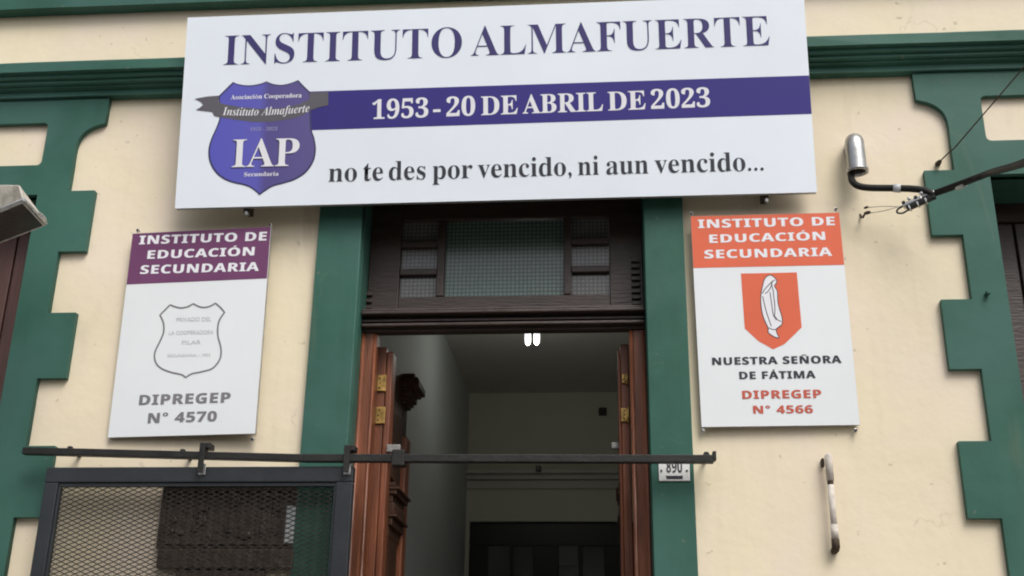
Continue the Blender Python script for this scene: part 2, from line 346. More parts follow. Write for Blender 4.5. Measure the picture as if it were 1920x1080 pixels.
# ------------------------------------------------------------------ building
B = empty('school_building', (0, 0, 0), 'cream plastered school front with dark green trim and an open wooden doorway', 'building')
YW = 0.03                        # face of the cream wall; green trim stands at y = 0
DX0, DX1, DZ = -1.078, 0.170, 3.98      # doorway
WL = (-3.75, -2.605, 1.05, 3.86); WR = (1.654, 2.80, 1.05, 3.85)
def wall_holes(name, x0, x1, z0, z1, y0, y1, holes, m, parent):
    xs = sorted({x0, x1, *[h[0] for h in holes], *[h[1] for h in holes]}); zs = sorted({z0, z1, *[h[2] for h in holes], *[h[3] for h in holes]})
    solid = lambda i, j: 0 <= i < len(xs)-1 and 0 <= j < len(zs)-1 and not any(h[0] <= (xs[i]+xs[i+1])/2 <= h[1] and h[2] <= (zs[j]+zs[j+1])/2 <= h[3] for h in holes)
    bm = bmesh.new(); V = {}
    def v(i, j, y):
        k = (i, j, y)
        if k not in V: V[k] = bm.verts.new((xs[i], y, zs[j]))
        return V[k]
    for i in range(len(xs)-1):
        for j in range(len(zs)-1):
            if not solid(i, j): continue
            for y in (y0, y1): bm.faces.new((v(i, j, y), v(i+1, j, y), v(i+1, j+1, y), v(i, j+1, y)))
            for (di, dj, a, b) in ((-1, 0, (i, j), (i, j+1)), (1, 0, (i+1, j), (i+1, j+1)), (0, -1, (i, j), (i+1, j)), (0, 1, (i, j+1), (i+1, j+1))):
                if not solid(i+di, j+dj): bm.faces.new((v(*a, y0), v(*b, y0), v(*b, y1), v(*a, y1)))
    return fin(bm, name, m, parent)
wall_holes('wall', -9, 9, -0.19, 7.2, YW, 0.40, [(DX0, DX1, 0.0, DZ), WL, WR], CREAM, B)

unseen_house(-16, -5.02, 6.2, (.42, .36, .28), 4, 'unseen single storey beige house added across the street to the left')
unseen_house(-5, 4.0, 7.4, (.50, .48, .44), 4, 'unseen two storey pale grey house added directly across the street')
unseen_house(4.02, 15, 5.8, (.34, .22, .17), 4, 'unseen single storey brick red house added across the street to the right')
o = box('pavement', -60, 60, -14.6, -13.0, -0.20, -0.004, PAVE); o['kind'] = 'structure'

# cornices: moulding profile swept along the front
def cornice(name, prof, x0=-9, x1=9):
    bm = bmesh.new(); nseg = 60
    rings = []
    for k in range(nseg+1):
        x = x0+(x1-x0)*k/nseg
        rings.append([bm.verts.new((x, y + 0.0012*math.sin(x*7.3+z*40), z + 0.0016*math.sin(x*2.1) + 0.0010*math.sin(x*9.7+y*50))) for y, z in prof])
    n = len(prof)
    for a, b in zip(rings, rings[1:]):
        for k in range(n): bm.faces.new((a[k], a[(k+1) % n], b[(k+1) % n], b[k]))
    bm.faces.new(rings[0]); bm.faces.new(rings[-1][::-1])
    return fin(bm, name, GREEN, B)
cornice('cornice', [(0.05, 4.53), (YW, 4.522), (-0.095, 4.508), (-0.103, 4.500), (-0.103, 4.452), (-0.078, 4.449), (-0.078, 4.431), (-0.073, 4.427), (-0.060, 4.427), (-0.060, 4.412),
                    (-0.052, 4.407), (-0.040, 4.407), (-0.040, 4.398), (-0.016, 4.394), (-0.016, 4.364), (0.05, 4.361)])
cornice('cornice', [(0.05, 5.30), (-0.085, 5.26), (-0.085, 5.20), (-0.06, 5.18), (-0.06, 5.10), (-0.045, 5.08), (-0.045, 5.0), (-0.035, 4.98), (-0.035, 4.855), (0.05, 4.852)])

# pilasters beside the doorway (their inner faces line the reveal)
def pilaster(x0, x1):
    flat('pilaster', [[(x0, 0.0), (x1, 0.0), (x1, 4.358), (x0, 4.358)]], -0.004, 0.05, GREEN, B, bevel=0.004)
pilaster(-1.272, DX0+0.001); pilaster(DX1-0.001, 0.338)
box('reveal_lining', DX0+0.0005, DX0+0.004, 0.048, 0.40, 0.0, DZ, GREEN, B); box('reveal_lining', DX1-0.004, DX1-0.0005, 0.048, 0.40, 0.0, DZ, GREEN, B)
box('lintel', DX0+0.002, DX1-0.002, 0.0, 0.05, 3.80, 4.358, GREEN, B)

# window surrounds with toothed quoins
def surround(WN, s, xe):
    """s = +1: the detailed edge faces +X.  xe = coordinate of that edge of the window opening"""
    cx = (WN[0]+WN[1])/2
    n = 0.145                     # width of the narrow band
    right = [(xe+s*0.272, 4.358), (xe+s*0.268, 4.226), (xe+s*0.215, 4.208), (xe+s*0.178, 4.183), (xe+s*0.155, 4.150), (xe+s*0.144, 4.095), (xe+s*n, 4.0), (xe+s*n, 1.0)]
    arc = [right[0], right[1]] + [tuple(v)[:2] for v in smooth_path([(p[0], p[1], 0) for p in right[1:7]], 4)][1:] + [right[7]]
    mir = [(2*cx-x, z) for x, z in arc][::-1]
    sill = 0.92
    outer = arc[:-1] + [(xe+s*n, sill)] + [(2*cx-xe-s*n, sill)] + mir[1:]
    e, top = 0.006, WN[3]
    hole = [(xe, WN[2]), (xe, top), (2*cx-xe, top), (2*cx-xe, WN[2])]
    rx = 0.0; r = 0.022
    a0, a1 = (xe-s*0.008), 2*cx-(xe-s*0.008); z0, z1 = 4.012, 4.236
    sg = 1 if a0 > a1 else -1
    ins = []
    for (px_, pz_, ax, az) in ((a0, z0, -sg, 1), (a0, z1, -sg, -1), (a1, z1, sg, -1), (a1, z0, sg, 1)):
        c0 = (px_+ax*r, pz_+az*r); q = [(c0[0]-ax*r*math.cos(t), c0[1]-az*r*math.sin(t)) for t in (0, .5, 1.05, math.pi/2)]
        ins += q if (px_, pz_) in ((a0, z1), (a1, z0)) else q[::-1]
    # order: walk a0 bottom->top, then a1 top->bottom
    p = flat('window_surround', [outer, hole, ins], 0.0, 0.06, GREEN, B)
    for side in (1, -1):
        for zt in (3.875, 3.279, 2.681, 2.083, 1.485):
            hh = 0.303+random.uniform(-.003, .003); ww = 0.128+random.uniform(-.003, .003)
            xa = xe+s*n; xb = xe+s*(n+ww)
            if side < 0: xa, xb = 2*cx-xa, 2*cx-xb
            box('quoin_block', min(xa, xb), max(xa, xb), 0.0+random.uniform(0, .0006), 0.045, zt-hh, zt, GREEN, p)
    return p
surround(WL, 1, WL[1]); surround(WR, -1, WR[0])

# windows: closed wooden shutters deep in dark reveals
def window(WN, y, SHUT):
    x0, x1, z0, z1 = WN
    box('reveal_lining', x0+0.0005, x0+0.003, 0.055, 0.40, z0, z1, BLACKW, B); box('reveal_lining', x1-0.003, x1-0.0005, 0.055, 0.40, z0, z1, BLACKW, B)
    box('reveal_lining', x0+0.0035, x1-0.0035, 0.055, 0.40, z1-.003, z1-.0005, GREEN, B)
    f = boxes('window_frame', [(x0+.004, x0+.074, y, y+.08, z0, z1), (x1-.074, x1-.004, y, y+.08, z0, z1), (x0+.074, x1-.074, y, y+.08, z1-.09, z1), (x0+.074, x1-.074, y, y+.08, z0, z0+.08)], SHUT, B, bev=.006)
    nb = 9; wd = (x1-x0-.148)/nb
    for k in range(nb):
        xa = x0+.074+k*wd
        box('shutter_board', xa+.004, xa+wd-.004, y+.02+random.uniform(0, .003), y+.05, z0+.082, z1-.092, SHUT, f, bev=.006)
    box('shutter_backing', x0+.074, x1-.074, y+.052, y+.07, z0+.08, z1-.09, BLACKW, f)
    box('window_sill', x0-.1, x1+.1, -0.06, 0.2, z0-.07, z0-.002, GREEN, B, bev=.01)
window(WL, 0.20, SHUT); window(WR, 0.30, DWOOD)

# hall behind the doorway
HX0, HX1, HY, HZ = -1.074, 0.42, 4.0, 4.02
box('hall_wall', HX0-.12, HX0, 0.402, HY+.1, 0.0, HZ+.1, HALLW, B)
box('hall_wall', HX1, HX1+.12, 0.402, HY+.1, 0.0, HZ+.1, HALLW, B)
wall_holes('hall_wall', HX0, HX1, 0.0, HZ, HY, HY+.1, [(-1.045, 0.40, 0.0, 3.03)], HALL, B)
box('hall_ceiling', HX0-.12, HX1+.12, 0.402, HY+.1, HZ+.001, HZ+.12, HALLC, B)
box('hall_floor', HX0-.12, HX1+.12, 0.0, HY+2.0, -0.02, 0.16, TILE, B)
m_ = boxes('hall_moulding', [(HX0+.001, HX1-.001, HY-.10, HY-.001, 3.372, 3.40), (HX0+.001, HX1-.001, HY-.06, HY-.001, 3.335, 3.371), (HX0+.001, HX1-.001, HY-.025, HY-.001, 3.27, 3.333)], HALLC, B, bev=.004)
# inner double door, near black with tall glass panes
idr = empty('inner_door', (0, HY+.04, 0), None, None); idr.parent = B
ix0, ix1 = -1.045, 0.40; xm = -0.50; yy = HY+.04
fr = [(ix0, ix1, HY+.04-idr.location.y, .09, 2.80, 3.03)]
def lb(name, x0, x1, y0, y1, z0, z1, m, bev=0): return box(name, x0, x1, y0-idr.location.y, y1-idr.location.y, z0, z1, m, idr, bev)
lb('door_rail', ix0, ix1, yy, yy+.05, 2.86, 3.028, BLACKW)
xs = []
for (a, b) in ((984, 1000), ):
    pass
panes = []
for (pa, pb) in ((915, 957), (962, 1000), (1047, 1085), (1092, 1133)):
    a = at(pa, 1040, yy).x; b = at(pb, 1040, yy).x; panes.append((a, b))
edges = [ix0] + [v for p in panes for v in p] + [ix1]
zt = at(1000, 1016, yy).z
for k in range(0, len(edges), 2):
    lb('door_stile', edges[k], edges[k+1], yy, yy+.05, 0.16, 2.859, BLACKW, .004)
for a, b in panes:
    lb('door_rail', a, b, yy+.002, yy+.048, zt, 2.858, BLACKW); lb('door_rail', a, b, yy+.002, yy+.048, 0.162, 1.2, BLACKW)
    lb('pane', a, b, yy+.02, yy+.028, 1.2, zt, DGLASS)
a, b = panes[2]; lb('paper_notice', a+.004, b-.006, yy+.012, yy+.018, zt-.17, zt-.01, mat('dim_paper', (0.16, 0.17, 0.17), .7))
box('hall_backing', HX0, HX1, HY+1.9, HY+2.0, 0.16, HZ, HALLC, B)
p = at(1130, 773, HY); box('hall_vent', p.x-.03, p.x+.03, HY-.03, HY-.001, p.z-.03, p.z+.03, BLACKW, B, bev=.005)
p = at(1010, 880, HY-.1); box('moulding_hook', p.x-.02, p.x+.02, HY-.14, HY-.101, p.z-.02, p.z+.02, BLACKW, B, bev=.005)
box('hall_roof_slab', HX0-.12, HX1+.12, 0.402, HY+2.1, HZ+.121, HZ+.25, HALLC, B)
box('hall_wall', HX0-.12, HX0, HY+.101, HY+2.0, 0.0, HZ+.12, HALLC, B); box('hall_wall', HX1, HX1+.12, HY+.101, HY+2.0, 0.0, HZ+.12, HALLC, B)
# rooms behind the shutters stay closed by the boards themselves

# ceiling lamp in the hall
lp = at(998, 640, 2.0)
CL = empty('ceiling_lamp', (lp.x, 2.0, HZ), 'small lit ceiling lamp with two white bulbs inside the dark entrance hall', 'lamp')
box('lamp_base', -.07, .07, -.05, .05, -.05, -.001, TAPE, CL, bev=.008)
for sx_ in (-1, 1):
    bm = bmesh.new(); x = .0275*sx_
    zb = at(998, 647, 2.0).z-HZ
    prof = [(0.0, 0.012), (-.03, .014), (-.06, .016), (-.10, .0185), (-.15, .0200), (-.174, .0175), (-.182, .010), (-.186, .004)]
    k = (zb+.05)/-.186
    tube_bm(bm, [(x, 0, -.05+p_[0]*k) for p_ in prof], 0, 14, True, [p_[1] for p_ in prof])
    fin(bm, 'bulb', BULB, CL, smooth=True)

pl = bpy.data.lights.new('lamp_light', 'POINT'); pl.energy = 2.0; pl.shadow_soft_size = .04; pl.color = (1, .98, .9)
plo = bpy.data.objects.new('lamp_light', pl); C.objects.link(plo); plo.parent = CL; plo.location = (0, 0, zb-.05)

# ------------------------------------------------------------------ door frame and transom
DF = box('door_frame', DX0+.005, DX1-.005, 0.155, 0.30, DZ-.06, DZ-.001, DWOOD, B)
Yf = 0.12
xl = at(705, 640, Yf).x; xr = at(1181, 640, Yf).x
def post(x0, x1, sgn):
    bm = bmesh.new(); bx(bm, x0, x1, Yf+.012, 0.21, 0.162, zB-.001, .004); pst = fin(bm, 'frame_post', WOOD, DF)
    for k, t_ in enumerate((.10, .90)):
        xc = x0+(x1-x0)*t_
        tube('bead', [(xc, Yf+.012, .165), (xc, Yf+.012, zB-.004)], (.010, .007, .009)[k], WOOD, pst, n=10)
# transom bar: beads and hollows
zA = at(900, 581, Yf-.03).z
zB = at(940, 627, .175).z
tb = boxes('transom_bar', [(DX0+.005, DX1-.005, Yf, .175, zB, 3.30)], DWOOD, DF, .004)
post(DX0+.005, xl, 1); post(xr, DX1-.005, -1)
def mould(z0, z1, y0, y1, nm='moulding'): return box(nm, DX0+.006, DX1-.006, y0, y1, z0, z1, DWOOD, tb, bev=min((z1-z0)*.3, .005))
mould(3.277, 3.292, .072, .118); mould(3.293, 3.306, .084, .118); mould(3.250, 3.262, .100, .119); mould(3.226, 3.240, .088, .119)
# transom light: outer sash, glazing bars, seven panes
Yt = 0.20
def tx(px, py=500): return at(px, py, Yt).x
def tz(py, px=900): return at(px, py, Yt).z
xa0, xa1, xb0, xb1, xc0, xc1 = tx(751), tx(820), tx(834), tx(1057), tx(1071), tx(1143)
zb_ = tz(558); ztp = tz(414)
ra = [(tz(455, 785), ztp), (tz(506, 785), tz(466, 785)), (zb_, tz(518, 785))]
ra = sorted([tuple(sorted(t)) for t in ra])
sash = boxes('transom_sash', [(DX0+.005, xa0, Yt-.02, Yt+.05, 3.302, DZ-.061), (xc1, DX1-.005, Yt-.02, Yt+.05, 3.302, DZ-.061),
              (xa0, xc1, Yt-.02, Yt+.05, 3.302, zb_), (xa0, xc1, Yt-.02, Yt+.05, ztp, DZ-.061)], DWOOD, DF, .004)
for (a, b) in ((xa1, xb0), (xb1, xc0)): box('glazing_bar', a, b, Yt-.022, Yt+.03, zb_+.001, ztp-.001, DWOOD, sash, bev=.005)
for (a, b) in ((xa0, xa1), (xc0, xc1)):
    for k in (0, 1): box('glazing_bar', a+.001, b-.001, Yt-.018, Yt+.03, ra[k][1], ra[k+1][0], DWOOD, sash, bev=.004)
    for z0, z1 in ra: box('pane', a+.001, b-.001, Yt+.008, Yt+.014, z0+.001, z1-.001, TGLASS2, sash)
box('pane', xb0+.001, xb1-.001, Yt+.008, Yt+.014, zb_+.001, ztp-.001, TGLASS, sash, label='large middle pane of green tinted wired glass')
# small carved dentil strips at both ends of the transom
for (pa, pb, ya, yb) in ((1184, 1200, 486, 578), (688, 702, 540, 578)):
    L_ = []; z0 = tz(yb, 1190); z1 = tz(ya, 1190); xa = tx(pa, 530); xb = tx(pb, 530); nn = int((z1-z0)/.026)
    for k in range(nn):
        zz = z0+(z1-z0)*k/nn; L_.append((xa, xb, Yt-.034, Yt-.019, zz+.004, zz+.020))
    boxes('carved_strip', L_, DWOOD, sash, .002)

# ------------------------------------------------------------------ door leaves folded inwards
def capital(nm, x0, sgn, y0, y1, zt, steps, leaf):
    """stack of projecting mouldings carved on the street face: steps = (height, projection)"""
    bm = bmesh.new(); z = zt
    for h, pr in steps:
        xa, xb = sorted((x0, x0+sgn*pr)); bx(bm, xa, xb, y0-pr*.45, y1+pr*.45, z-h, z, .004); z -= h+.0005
    return fin(bm, nm, CARVE_SHADED, leaf)
def leaf(x0, sgn, y0=0.225, wd=0.55, th=.046, pj=1.0, cap=True):
    """hinged at x0, thickness towards sgn, the street face looks towards sgn"""
    zt = zB-.035; z0 = .17
    xf = x0+sgn*th
    lo, hi = sorted((x0, xf))
    lf = box('door_leaf', lo, hi, y0, y0+wd, z0, zt, WOOD, B, bev=.004)
    a_, b_ = sorted((xf+sgn*.0005, xf+sgn*.003)); box('shaded_field', a_, b_, y0+.106, y0+wd-.101, z0+.02, zt-.01, CARVE_SHADED, lf)  # thin dark sheet: shade on the leaf face held in the colour
    a_, b_ = sorted((xf+sgn*.0005, xf+sgn*.006)); box('shaded_field', a_, b_, y0+wd-.1, y0+wd-.003, zt-.29, zt-.01, CARVE_SHADED, lf)  # dark sheet near the top, standing in for the unlit wood there
    def lbx(nm, pr, ya, yb, za, zb, bev=.006, m=WOOD):
        a, b = sorted((xf+sgn*.0008, xf+sgn*pr*pj)); return box(nm, a, b, ya, yb, za, zb, m, lf, bev=bev)
    lbx('stile_moulding', .030, y0+.002, y0+.085, z0+.02, zt-.02); lbx('stile_moulding', .022, y0+.092, y0+.105, z0+.3, zt-.12, .004)
    lbx('stile_moulding', .030, y0+wd-.10, y0+wd-.002, z0+.02, zt-.3)
    for (za, zb) in ((.45, 1.05), (1.2, 2.42), (2.62, 2.95)):
        lbx('raised_panel', .016, y0+.15, y0+wd-.15, za, zb, .008, CARVE_SHADED)
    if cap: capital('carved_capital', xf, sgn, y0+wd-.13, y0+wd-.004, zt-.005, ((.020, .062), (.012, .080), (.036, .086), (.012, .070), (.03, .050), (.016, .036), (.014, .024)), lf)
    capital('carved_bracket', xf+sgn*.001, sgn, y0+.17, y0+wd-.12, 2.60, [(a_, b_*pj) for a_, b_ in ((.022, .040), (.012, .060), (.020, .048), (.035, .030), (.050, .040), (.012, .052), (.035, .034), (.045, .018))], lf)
    return lf
xh = at(700, 760, .225).x
LL = leaf(xh, 1)
xh2 = at(1181, 760, .225).x
LR = leaf(xh2, -1, th=.036, pj=.45, cap=False)
def hinge(lf, pa, pb, qa, qb, yq=.215):
    a = at(pa, qa, yq); b = at(pb, qb, yq)
    h = box('hinge', min(a.x, b.x), max(a.x, b.x), yq, yq+.0095, min(a.z, b.z), max(a.z, b.z), BRASS, lf, bev=.002)
    xk = min(a.x, b.x) if lf is LL else max(a.x, b.x)
    tube('hinge_pin', [(xk, yq-.002, min(a.z, b.z)-.006), (xk, yq-.002, max(a.z, b.z)+.006)], .006, BRASS, h, n=10)
    for dz in (.2, .5, .8):
        z = min(a.z, b.z)+abs(a.z-b.z)*dz; xc = (a.x+b.x)/2
        tube('screw', [(xc+random.uniform(-.006, .006), yq-.0015, z), (xc, yq+.001, z)], .0035, STEEL, h, n=8)
hinge(LL, 703, 723, 703, 733); hinge(LL, 699, 721, 763, 794)
hinge(LR, 1164, 1178, 765, 790)
hinge(LR, 1166, 1176, 702, 718)

def catch(lf, xa, xb, ya, yb, Y):
    a_, b_ = at(xa, ya, Y), at(xb, yb, Y); box('metal_catch', min(a_.x, b_.x), max(a_.x, b_.x), Y-.03, Y, min(a_.z, b_.z), max(a_.z, b_.z), DULL, lf, bev=.004)
catch(LL, 727, 752, 836, 850, .24); catch(LR, 1146, 1162, 832, 844, .30)
# ------------------------------------------------------------------ main sign
def board(name, cx, zb, wd, h, lean, roll, yaw, yb, label):
    u = Vector((math.cos(roll)*math.cos(yaw), math.cos(roll)*math.sin(yaw), math.sin(roll)))
    v0 = Vector((0, -math.sin(lean), math.cos(lean))); n = u.cross(v0).normalized(); v = n.cross(u)
    o = empty(name, (0, 0, 0), label, 'sign')
    m = Matrix((u, -n, v)).transposed().to_4x4() if False else Matrix((u, v.cross(u), v)).transposed().to_4x4()
    m.translation = Vector((cx, yb, zb)); o.matrix_world = m
    inv = m.inverted()
    def uv(px, py):
        d = inv.to_3x3() @ ray(px, py); c = inv @ CAM; t = -c.y/d.y; q = c+d*t; return (q.x, q.z)
    return o, uv
def sign_panel(o, wd, h, th, m, em):
    box('panel', -wd/2, wd/2, 0.0, 0.0035, 0, h, m, o)
    e = .004
    box('edge_frame', -wd/2+.0005, wd/2-.0005, 0.0037, th, .0005, h-.0005, em, o)
def tl(o, uv, nm, s, a, b, cap_px, m, off=0.0, ref='E', lift=.0014, bend=0.0, spacing=1.0, shear=0.0, marks=(), bold=0.0):
    A = uv(*a); Bp = uv(*b); T = uv(a[0], a[1]-cap_px)
    return text(nm, s, A[0], A[1], Bp[0], Bp[1], math.hypot(T[0]-A[0], T[1]-A[1]), m, o, off=off, ref=ref, lift=lift, bend=bend, spacing=spacing, shear=shear, marks=marks, bold=bold)

MS, mu = board('main_sign', -0.498, 3.736, 2.803, 0.921, 0.133, 0.008, 0.010, -0.09,
               'wide white banner sign with blue stripe and shield crest above the doorway')
sign_panel(MS, 2.803, 0.921, .030, WHITE, EDGE)
a = mu(560, 172.5); b = mu(1519.5, 141.5); c = mu(1522.5, 213.5); d = mu(590, 244)
hw = 2.803/2-.0005
flat('blue_stripe', [[a, (hw, b[1]), (hw, c[1]), (a[0], d[1])]], -.0008, -.0003, NAVY, MS)
TI = dict(off=-0.008, ref=BU('E'))
tl(MS, mu, 'title_lettering', BU('INSTITUTO'), (419, 122.5), (866, 107), 54, NAVYTXT, **TI)
tl(MS, mu, 'title_lettering', BU('ALMAFUERTE'), (883, 105.5), (1444, 85.5), 54, NAVYTXT, **TI)
for s, xa, xb in (('1953', 698, 803), ('-', 812, 826), ('20', 837, 891), ('DE', 902, 971), ('ABRIL', 980, 1131), ('DE', 1140, 1211), ('2023', 1221, 1332)):
    yb_ = lambda x: 223.5-(x-698)*0.0365
    tl(MS, mu, 'date_lettering', BU(s), (xa, yb_(xa)), (xb, yb_(xb)), 35, WTXT, off=0.004, ref=BU('E'))
for s, xa, xb in (('no', 616, 669), ('te', 681, 718), ('des', 729, 798), ('por', 811, 886), ('vencido,', 896, 1072), ('ni', 1084, 1123), ('aun', 1137, 1216), ('vencido...', 1228, 1432)):
    yb_ = lambda x: 341-(x-616)*0.0262
    tl(MS, mu, 'motto_lettering', BU(s), (xa, yb_(xa)), (xb, yb_(xb)), 36, GREYTXT, off=-0.004, ref=BU('d'))
# crest
cz = lambda P_: [mu(350+x/4.321, 130+y/4.32) for x, y in P_]
sh_px = [(375, 103), (430, 122), (510, 130), (590, 118), (648, 98), (700, 118), (770, 126), (840, 112), (905, 87), (945, 130), (1003, 186), (1006, 300), (1013, 480), (1036, 560), (1048, 650),
         (1030, 745), (970, 835), (880, 895), (790, 925), (700, 950), (640, 985), (590, 1021), (545, 980), (480, 945), (340, 910), (240, 845), (185, 750), (176, 650), (200, 560), (240, 470), (265, 395), (262, 300), (257, 218)]
sh = cz(sh_px); out = smooth2(sh, 4, corners=(0, 4, 8, 10, 21, 32))
SH0, SH1 = mu(390, 300)[0], mu(592, 300)[0]
CREST = shield_mat()
cr = flat('crest_outline', [out], -.0011, -.0008, OUTL, MS)
cxm = sum(p_[0] for p_ in out)/len(out); czm = sum(p_[1] for p_ in out)/len(out)
inner = [(cxm+(x-cxm)*.968, czm+(z-czm)*.972) for x, z in out]
flat('crest_shield', [inner], -.0015, -.0012, CREST, MS)
rib = cz([(65, 240), (160, 222), (258, 214), (258, 262), (290, 280), (430, 306), (600, 322), (760, 316), (900, 288), (992, 248), (1000, 188), (1148, 184), (1148, 292), (1080, 306), (1010, 330), (930, 378), (820, 408), (680, 426), (540, 428), (400, 410), (285, 392), (225, 378), (208, 345), (75, 330), (110, 310), (136, 288), (112, 262)])
flat('crest_ribbon', [rib], -.0019, -.0016, RIBBON, MS)
def ct(s, a, b, cap, m, **k): return tl(MS, mu, 'crest_lettering', s, (350+a[0]/4.321, 130+a[1]/4.32), (350+b[0]/4.321, 130+b[1]/4.32), cap/4.32, m, **k)
ct(BU('IAP'), (356, 806), (899, 794), 222, OUTL, off=-.004, ref=BU('I'), lift=.0021)
ct(BU('IAP'), (366, 795), (908, 783), 222, WTXT, off=-.004, ref=BU('I'), lift=.0025)
ct(BU('Asociación Cooperadora').replace('ó', 'ó'), (358, 245), (932, 228), 36, WTXT, ref=BU('A'), lift=.0021, off=.004)
ct(IT('Instituto Almafuerte'), (292, 372), (995, 345), 66, WTXT, ref=IT('A'), lift=.0025, bend=-.0085, off=-.006)
ct(BU('1953 - 2023'), (512, 500), (735, 495), 28, mat('pale_violet_print', (.30, .29, .5), .4), ref=BU('A'), lift=.0021)
ct(BU('Secundaria'), (465, 868), (745, 862), 34, WTXT, ref=BU('S'), lift=.0021)
# sign fixings under the lower edge and rear stand-off arms
for px_, py_ in ((458, 393), (1437, 367)):
    u_, v_ = mu(px_, py_-8)
    bk = box('bracket', u_-.014, u_+.014, .031, .10, -.018, .05, RUST, MS, bev=.003)
    tube('bolt', [(u_+.004, .02, -.022), (u_+.004, .05, -.022)], .008, ALU, bk, n=8)

# ------------------------------------------------------------------ small signs
def small(cx, zb, wd, h, lean, roll, yaw, yb, label, header, nm='wall_sign'):
    o, uv = board(nm, cx, zb, wd, h, lean, roll, yaw, yb, label)
    o['group'] = 'tall institute signs either side of the door'
    sign_panel(o, wd, h, .022, WHITE2, EDGE)
    return o, uv
SL, su = small(-1.786, 2.7197, .643, .931, .020, .0102, -.044, -.010, 'white wall sign with purple heading and grey shield outline, left of the door', PURPLE)
hb = (su(237.5, 531)[1]+su(502, 524.5)[1])/2
flat('purple_header', [[(-.321, hb), (.321, hb), (.321, .9305), (-.321, .9305)]], -.0008, -.0003, PURPLE, SL)
SB = dict(off=0.0, bold=.040, spacing=1.09, ref=sansb('E')[0])
for s, a, b, cpx, m in (('INSTITUTO DE', (261, 458.5), (499, 451), 15.6, WTXT), ('EDUCACIÓN', (276.5, 485.6), (476, 479), 15.2, WTXT), ('SECUNDARIA', (263, 514), (484.6, 508), 15.6, WTXT),
                        ('DIPREGEP', (261, 759.5), (431, 754.5), 18.2, GRYPR), ('N° 4570', (277.5, 793.5), (405.5, 789.5), 18.2, GRYPR)):
    tl(SL, su, 'sign_lettering', sansb(s)[0], a, b, cpx, m, marks=sansb(s)[1], **SB)
c7 = lambda P_: [su(270+x/6, 550+y/6) for x, y in P_]
sp_ = [(180, 245), (235, 190), (295, 130), (350, 152), (420, 165), (490, 152), (555, 118), (620, 150), (680, 160), (745, 145), (805, 112), (860, 160), (907, 215), (855, 290), (832, 370), (832, 480), (858, 580), (868, 660),
       (850, 750), (770, 845), (640, 885), (540, 905), (468, 948), (420, 915), (290, 885), (180, 835), (125, 760), (125, 660), (190, 520), (222, 430), (218, 330)]
stroke('shield_outline', smooth2(c7(sp_), 4, corners=(0, 2, 6, 10, 12, 22)), .0075, GRYPR, SL, lift=.0008, closed=True)
for s, a, b, cpx in (('PRIVADO DEL', (362, 318), (757, 310), 44), ('LA COOPERADORA', (280, 466), (782, 456), 42), ('PILAR', (425, 575), (640, 568), 42), ('SECUNDARIA - 1953', (262, 716), (745, 706), 30)):
    tl(SL, su, 'faint_lettering', s, (270+a[0]/6, 550+a[1]/6), (270+b[0]/6, 550+b[1]/6), cpx/6, FAINT, off=.01)

SR, ru = small(0.691, 2.7464, .629, .920, .035, .0098, .009, -.004, 'white wall sign with orange heading and orange shield, right of the door', ORANGE)
ha, hb2 = ru(1299.5, 502.5), ru(1583, 496.5)
flat('orange_header', [[(-.314, ha[1]), (.314, hb2[1]), (.314, .9195), (-.314, .9195)]], -.0008, -.0003, ORANGE, SR)
for s, a, b, cpx, m in (('INSTITUTO DE', (1309.6, 428), (1565, 422.5), 15.6, WTXT), ('EDUCACIÓN', (1331, 455.8), (1547, 450), 15.2, WTXT), ('SECUNDARIA', (1321.5, 485), (1560, 480), 15.6, WTXT),
                        ('NUESTRA SEÑORA', (1336, 684.5), (1577.5, 680.5), 13.6, GREYTXT), ('DE FÁTIMA', (1387, 711), (1529, 709), 13.6, GREYTXT),
                        ('DIPREGEP', (1392.6, 748), (1540, 746), 15, REDTXT), ('N° 4566', (1413, 775.5), (1524, 774.5), 14.4, REDTXT)):
    tl(SR, ru, 'sign_lettering', sansb(s)[0], a, b, cpx, m, marks=sansb(s)[1], **SB)
c9 = lambda P_: [ru(1300+x/3.273, 490+y/3.273) for x, y in P_]
flat('orange_shield', [c9([(292, 75), (464, 72), (635, 68), (650, 240), (665, 405), (620, 450), (560, 508), (490, 540), (400, 490), (315, 412), (303, 240)])], -.0008, -.0003, ORANGE, SR)
fg = smooth2(c9([(470, 85), (500, 102), (512, 128), (498, 152), (515, 185), (520, 260), (545, 350), (540, 392), (508, 420), (527, 472), (498, 464), (460, 438), (458, 408), (425, 330), (413, 230), (425, 150), (440, 105)]), 4, corners=(9,))
flat('robed_figure', [fg], -.0013, -.0010, WTXT, SR); stroke('figure_line', fg, .0035, GREYTXT, SR, lift=.0016, closed=True)
for P_ in ([(500, 115), (478, 130), (440, 170), (422, 200)], [(478, 130), (484, 160), (492, 190)], [(484, 120), (478, 150), (462, 180), (440, 200)], [(425, 215), (445, 300), (478, 400)], [(470, 190), (480, 260), (495, 340), (540, 372)], [(490, 190), (500, 280), (498, 345)], [(458, 408), (500, 420), (535, 395)], [(490, 335), (510, 350), (505, 360)]):
    stroke('figure_line', [tuple(v)[:2] for v in smooth_path([(x, z, 0) for x, z in c9(P_)], 4)], .0036, GREYTXT, SR, lift=.0016)
def tab(o, uv, px_, py_, m=RUST, dr=1):
    u_, v_ = uv(px_, py_); z0 = 0 if v_ < .4 else .9
    t_ = box('fixing_tab', u_-.006, u_+.006, .006, .012, v_-.009, v_+.009, ALU, o, bev=.002)
    tube('screw', [(u_, .000, v_), (u_, 0.02, v_)], .0048, m, t_, n=8)
tab(SL, su, 257, 431); tab(SL, su, 506, 421); tab(SL, su, 472, 823, STEEL); tab(SR, ru, 1297, 399); tab(SR, ru, 1568, 391); tab(SR, ru, 1319, 806, ALU); tab(SR, ru, 1605, 806, STEEL)

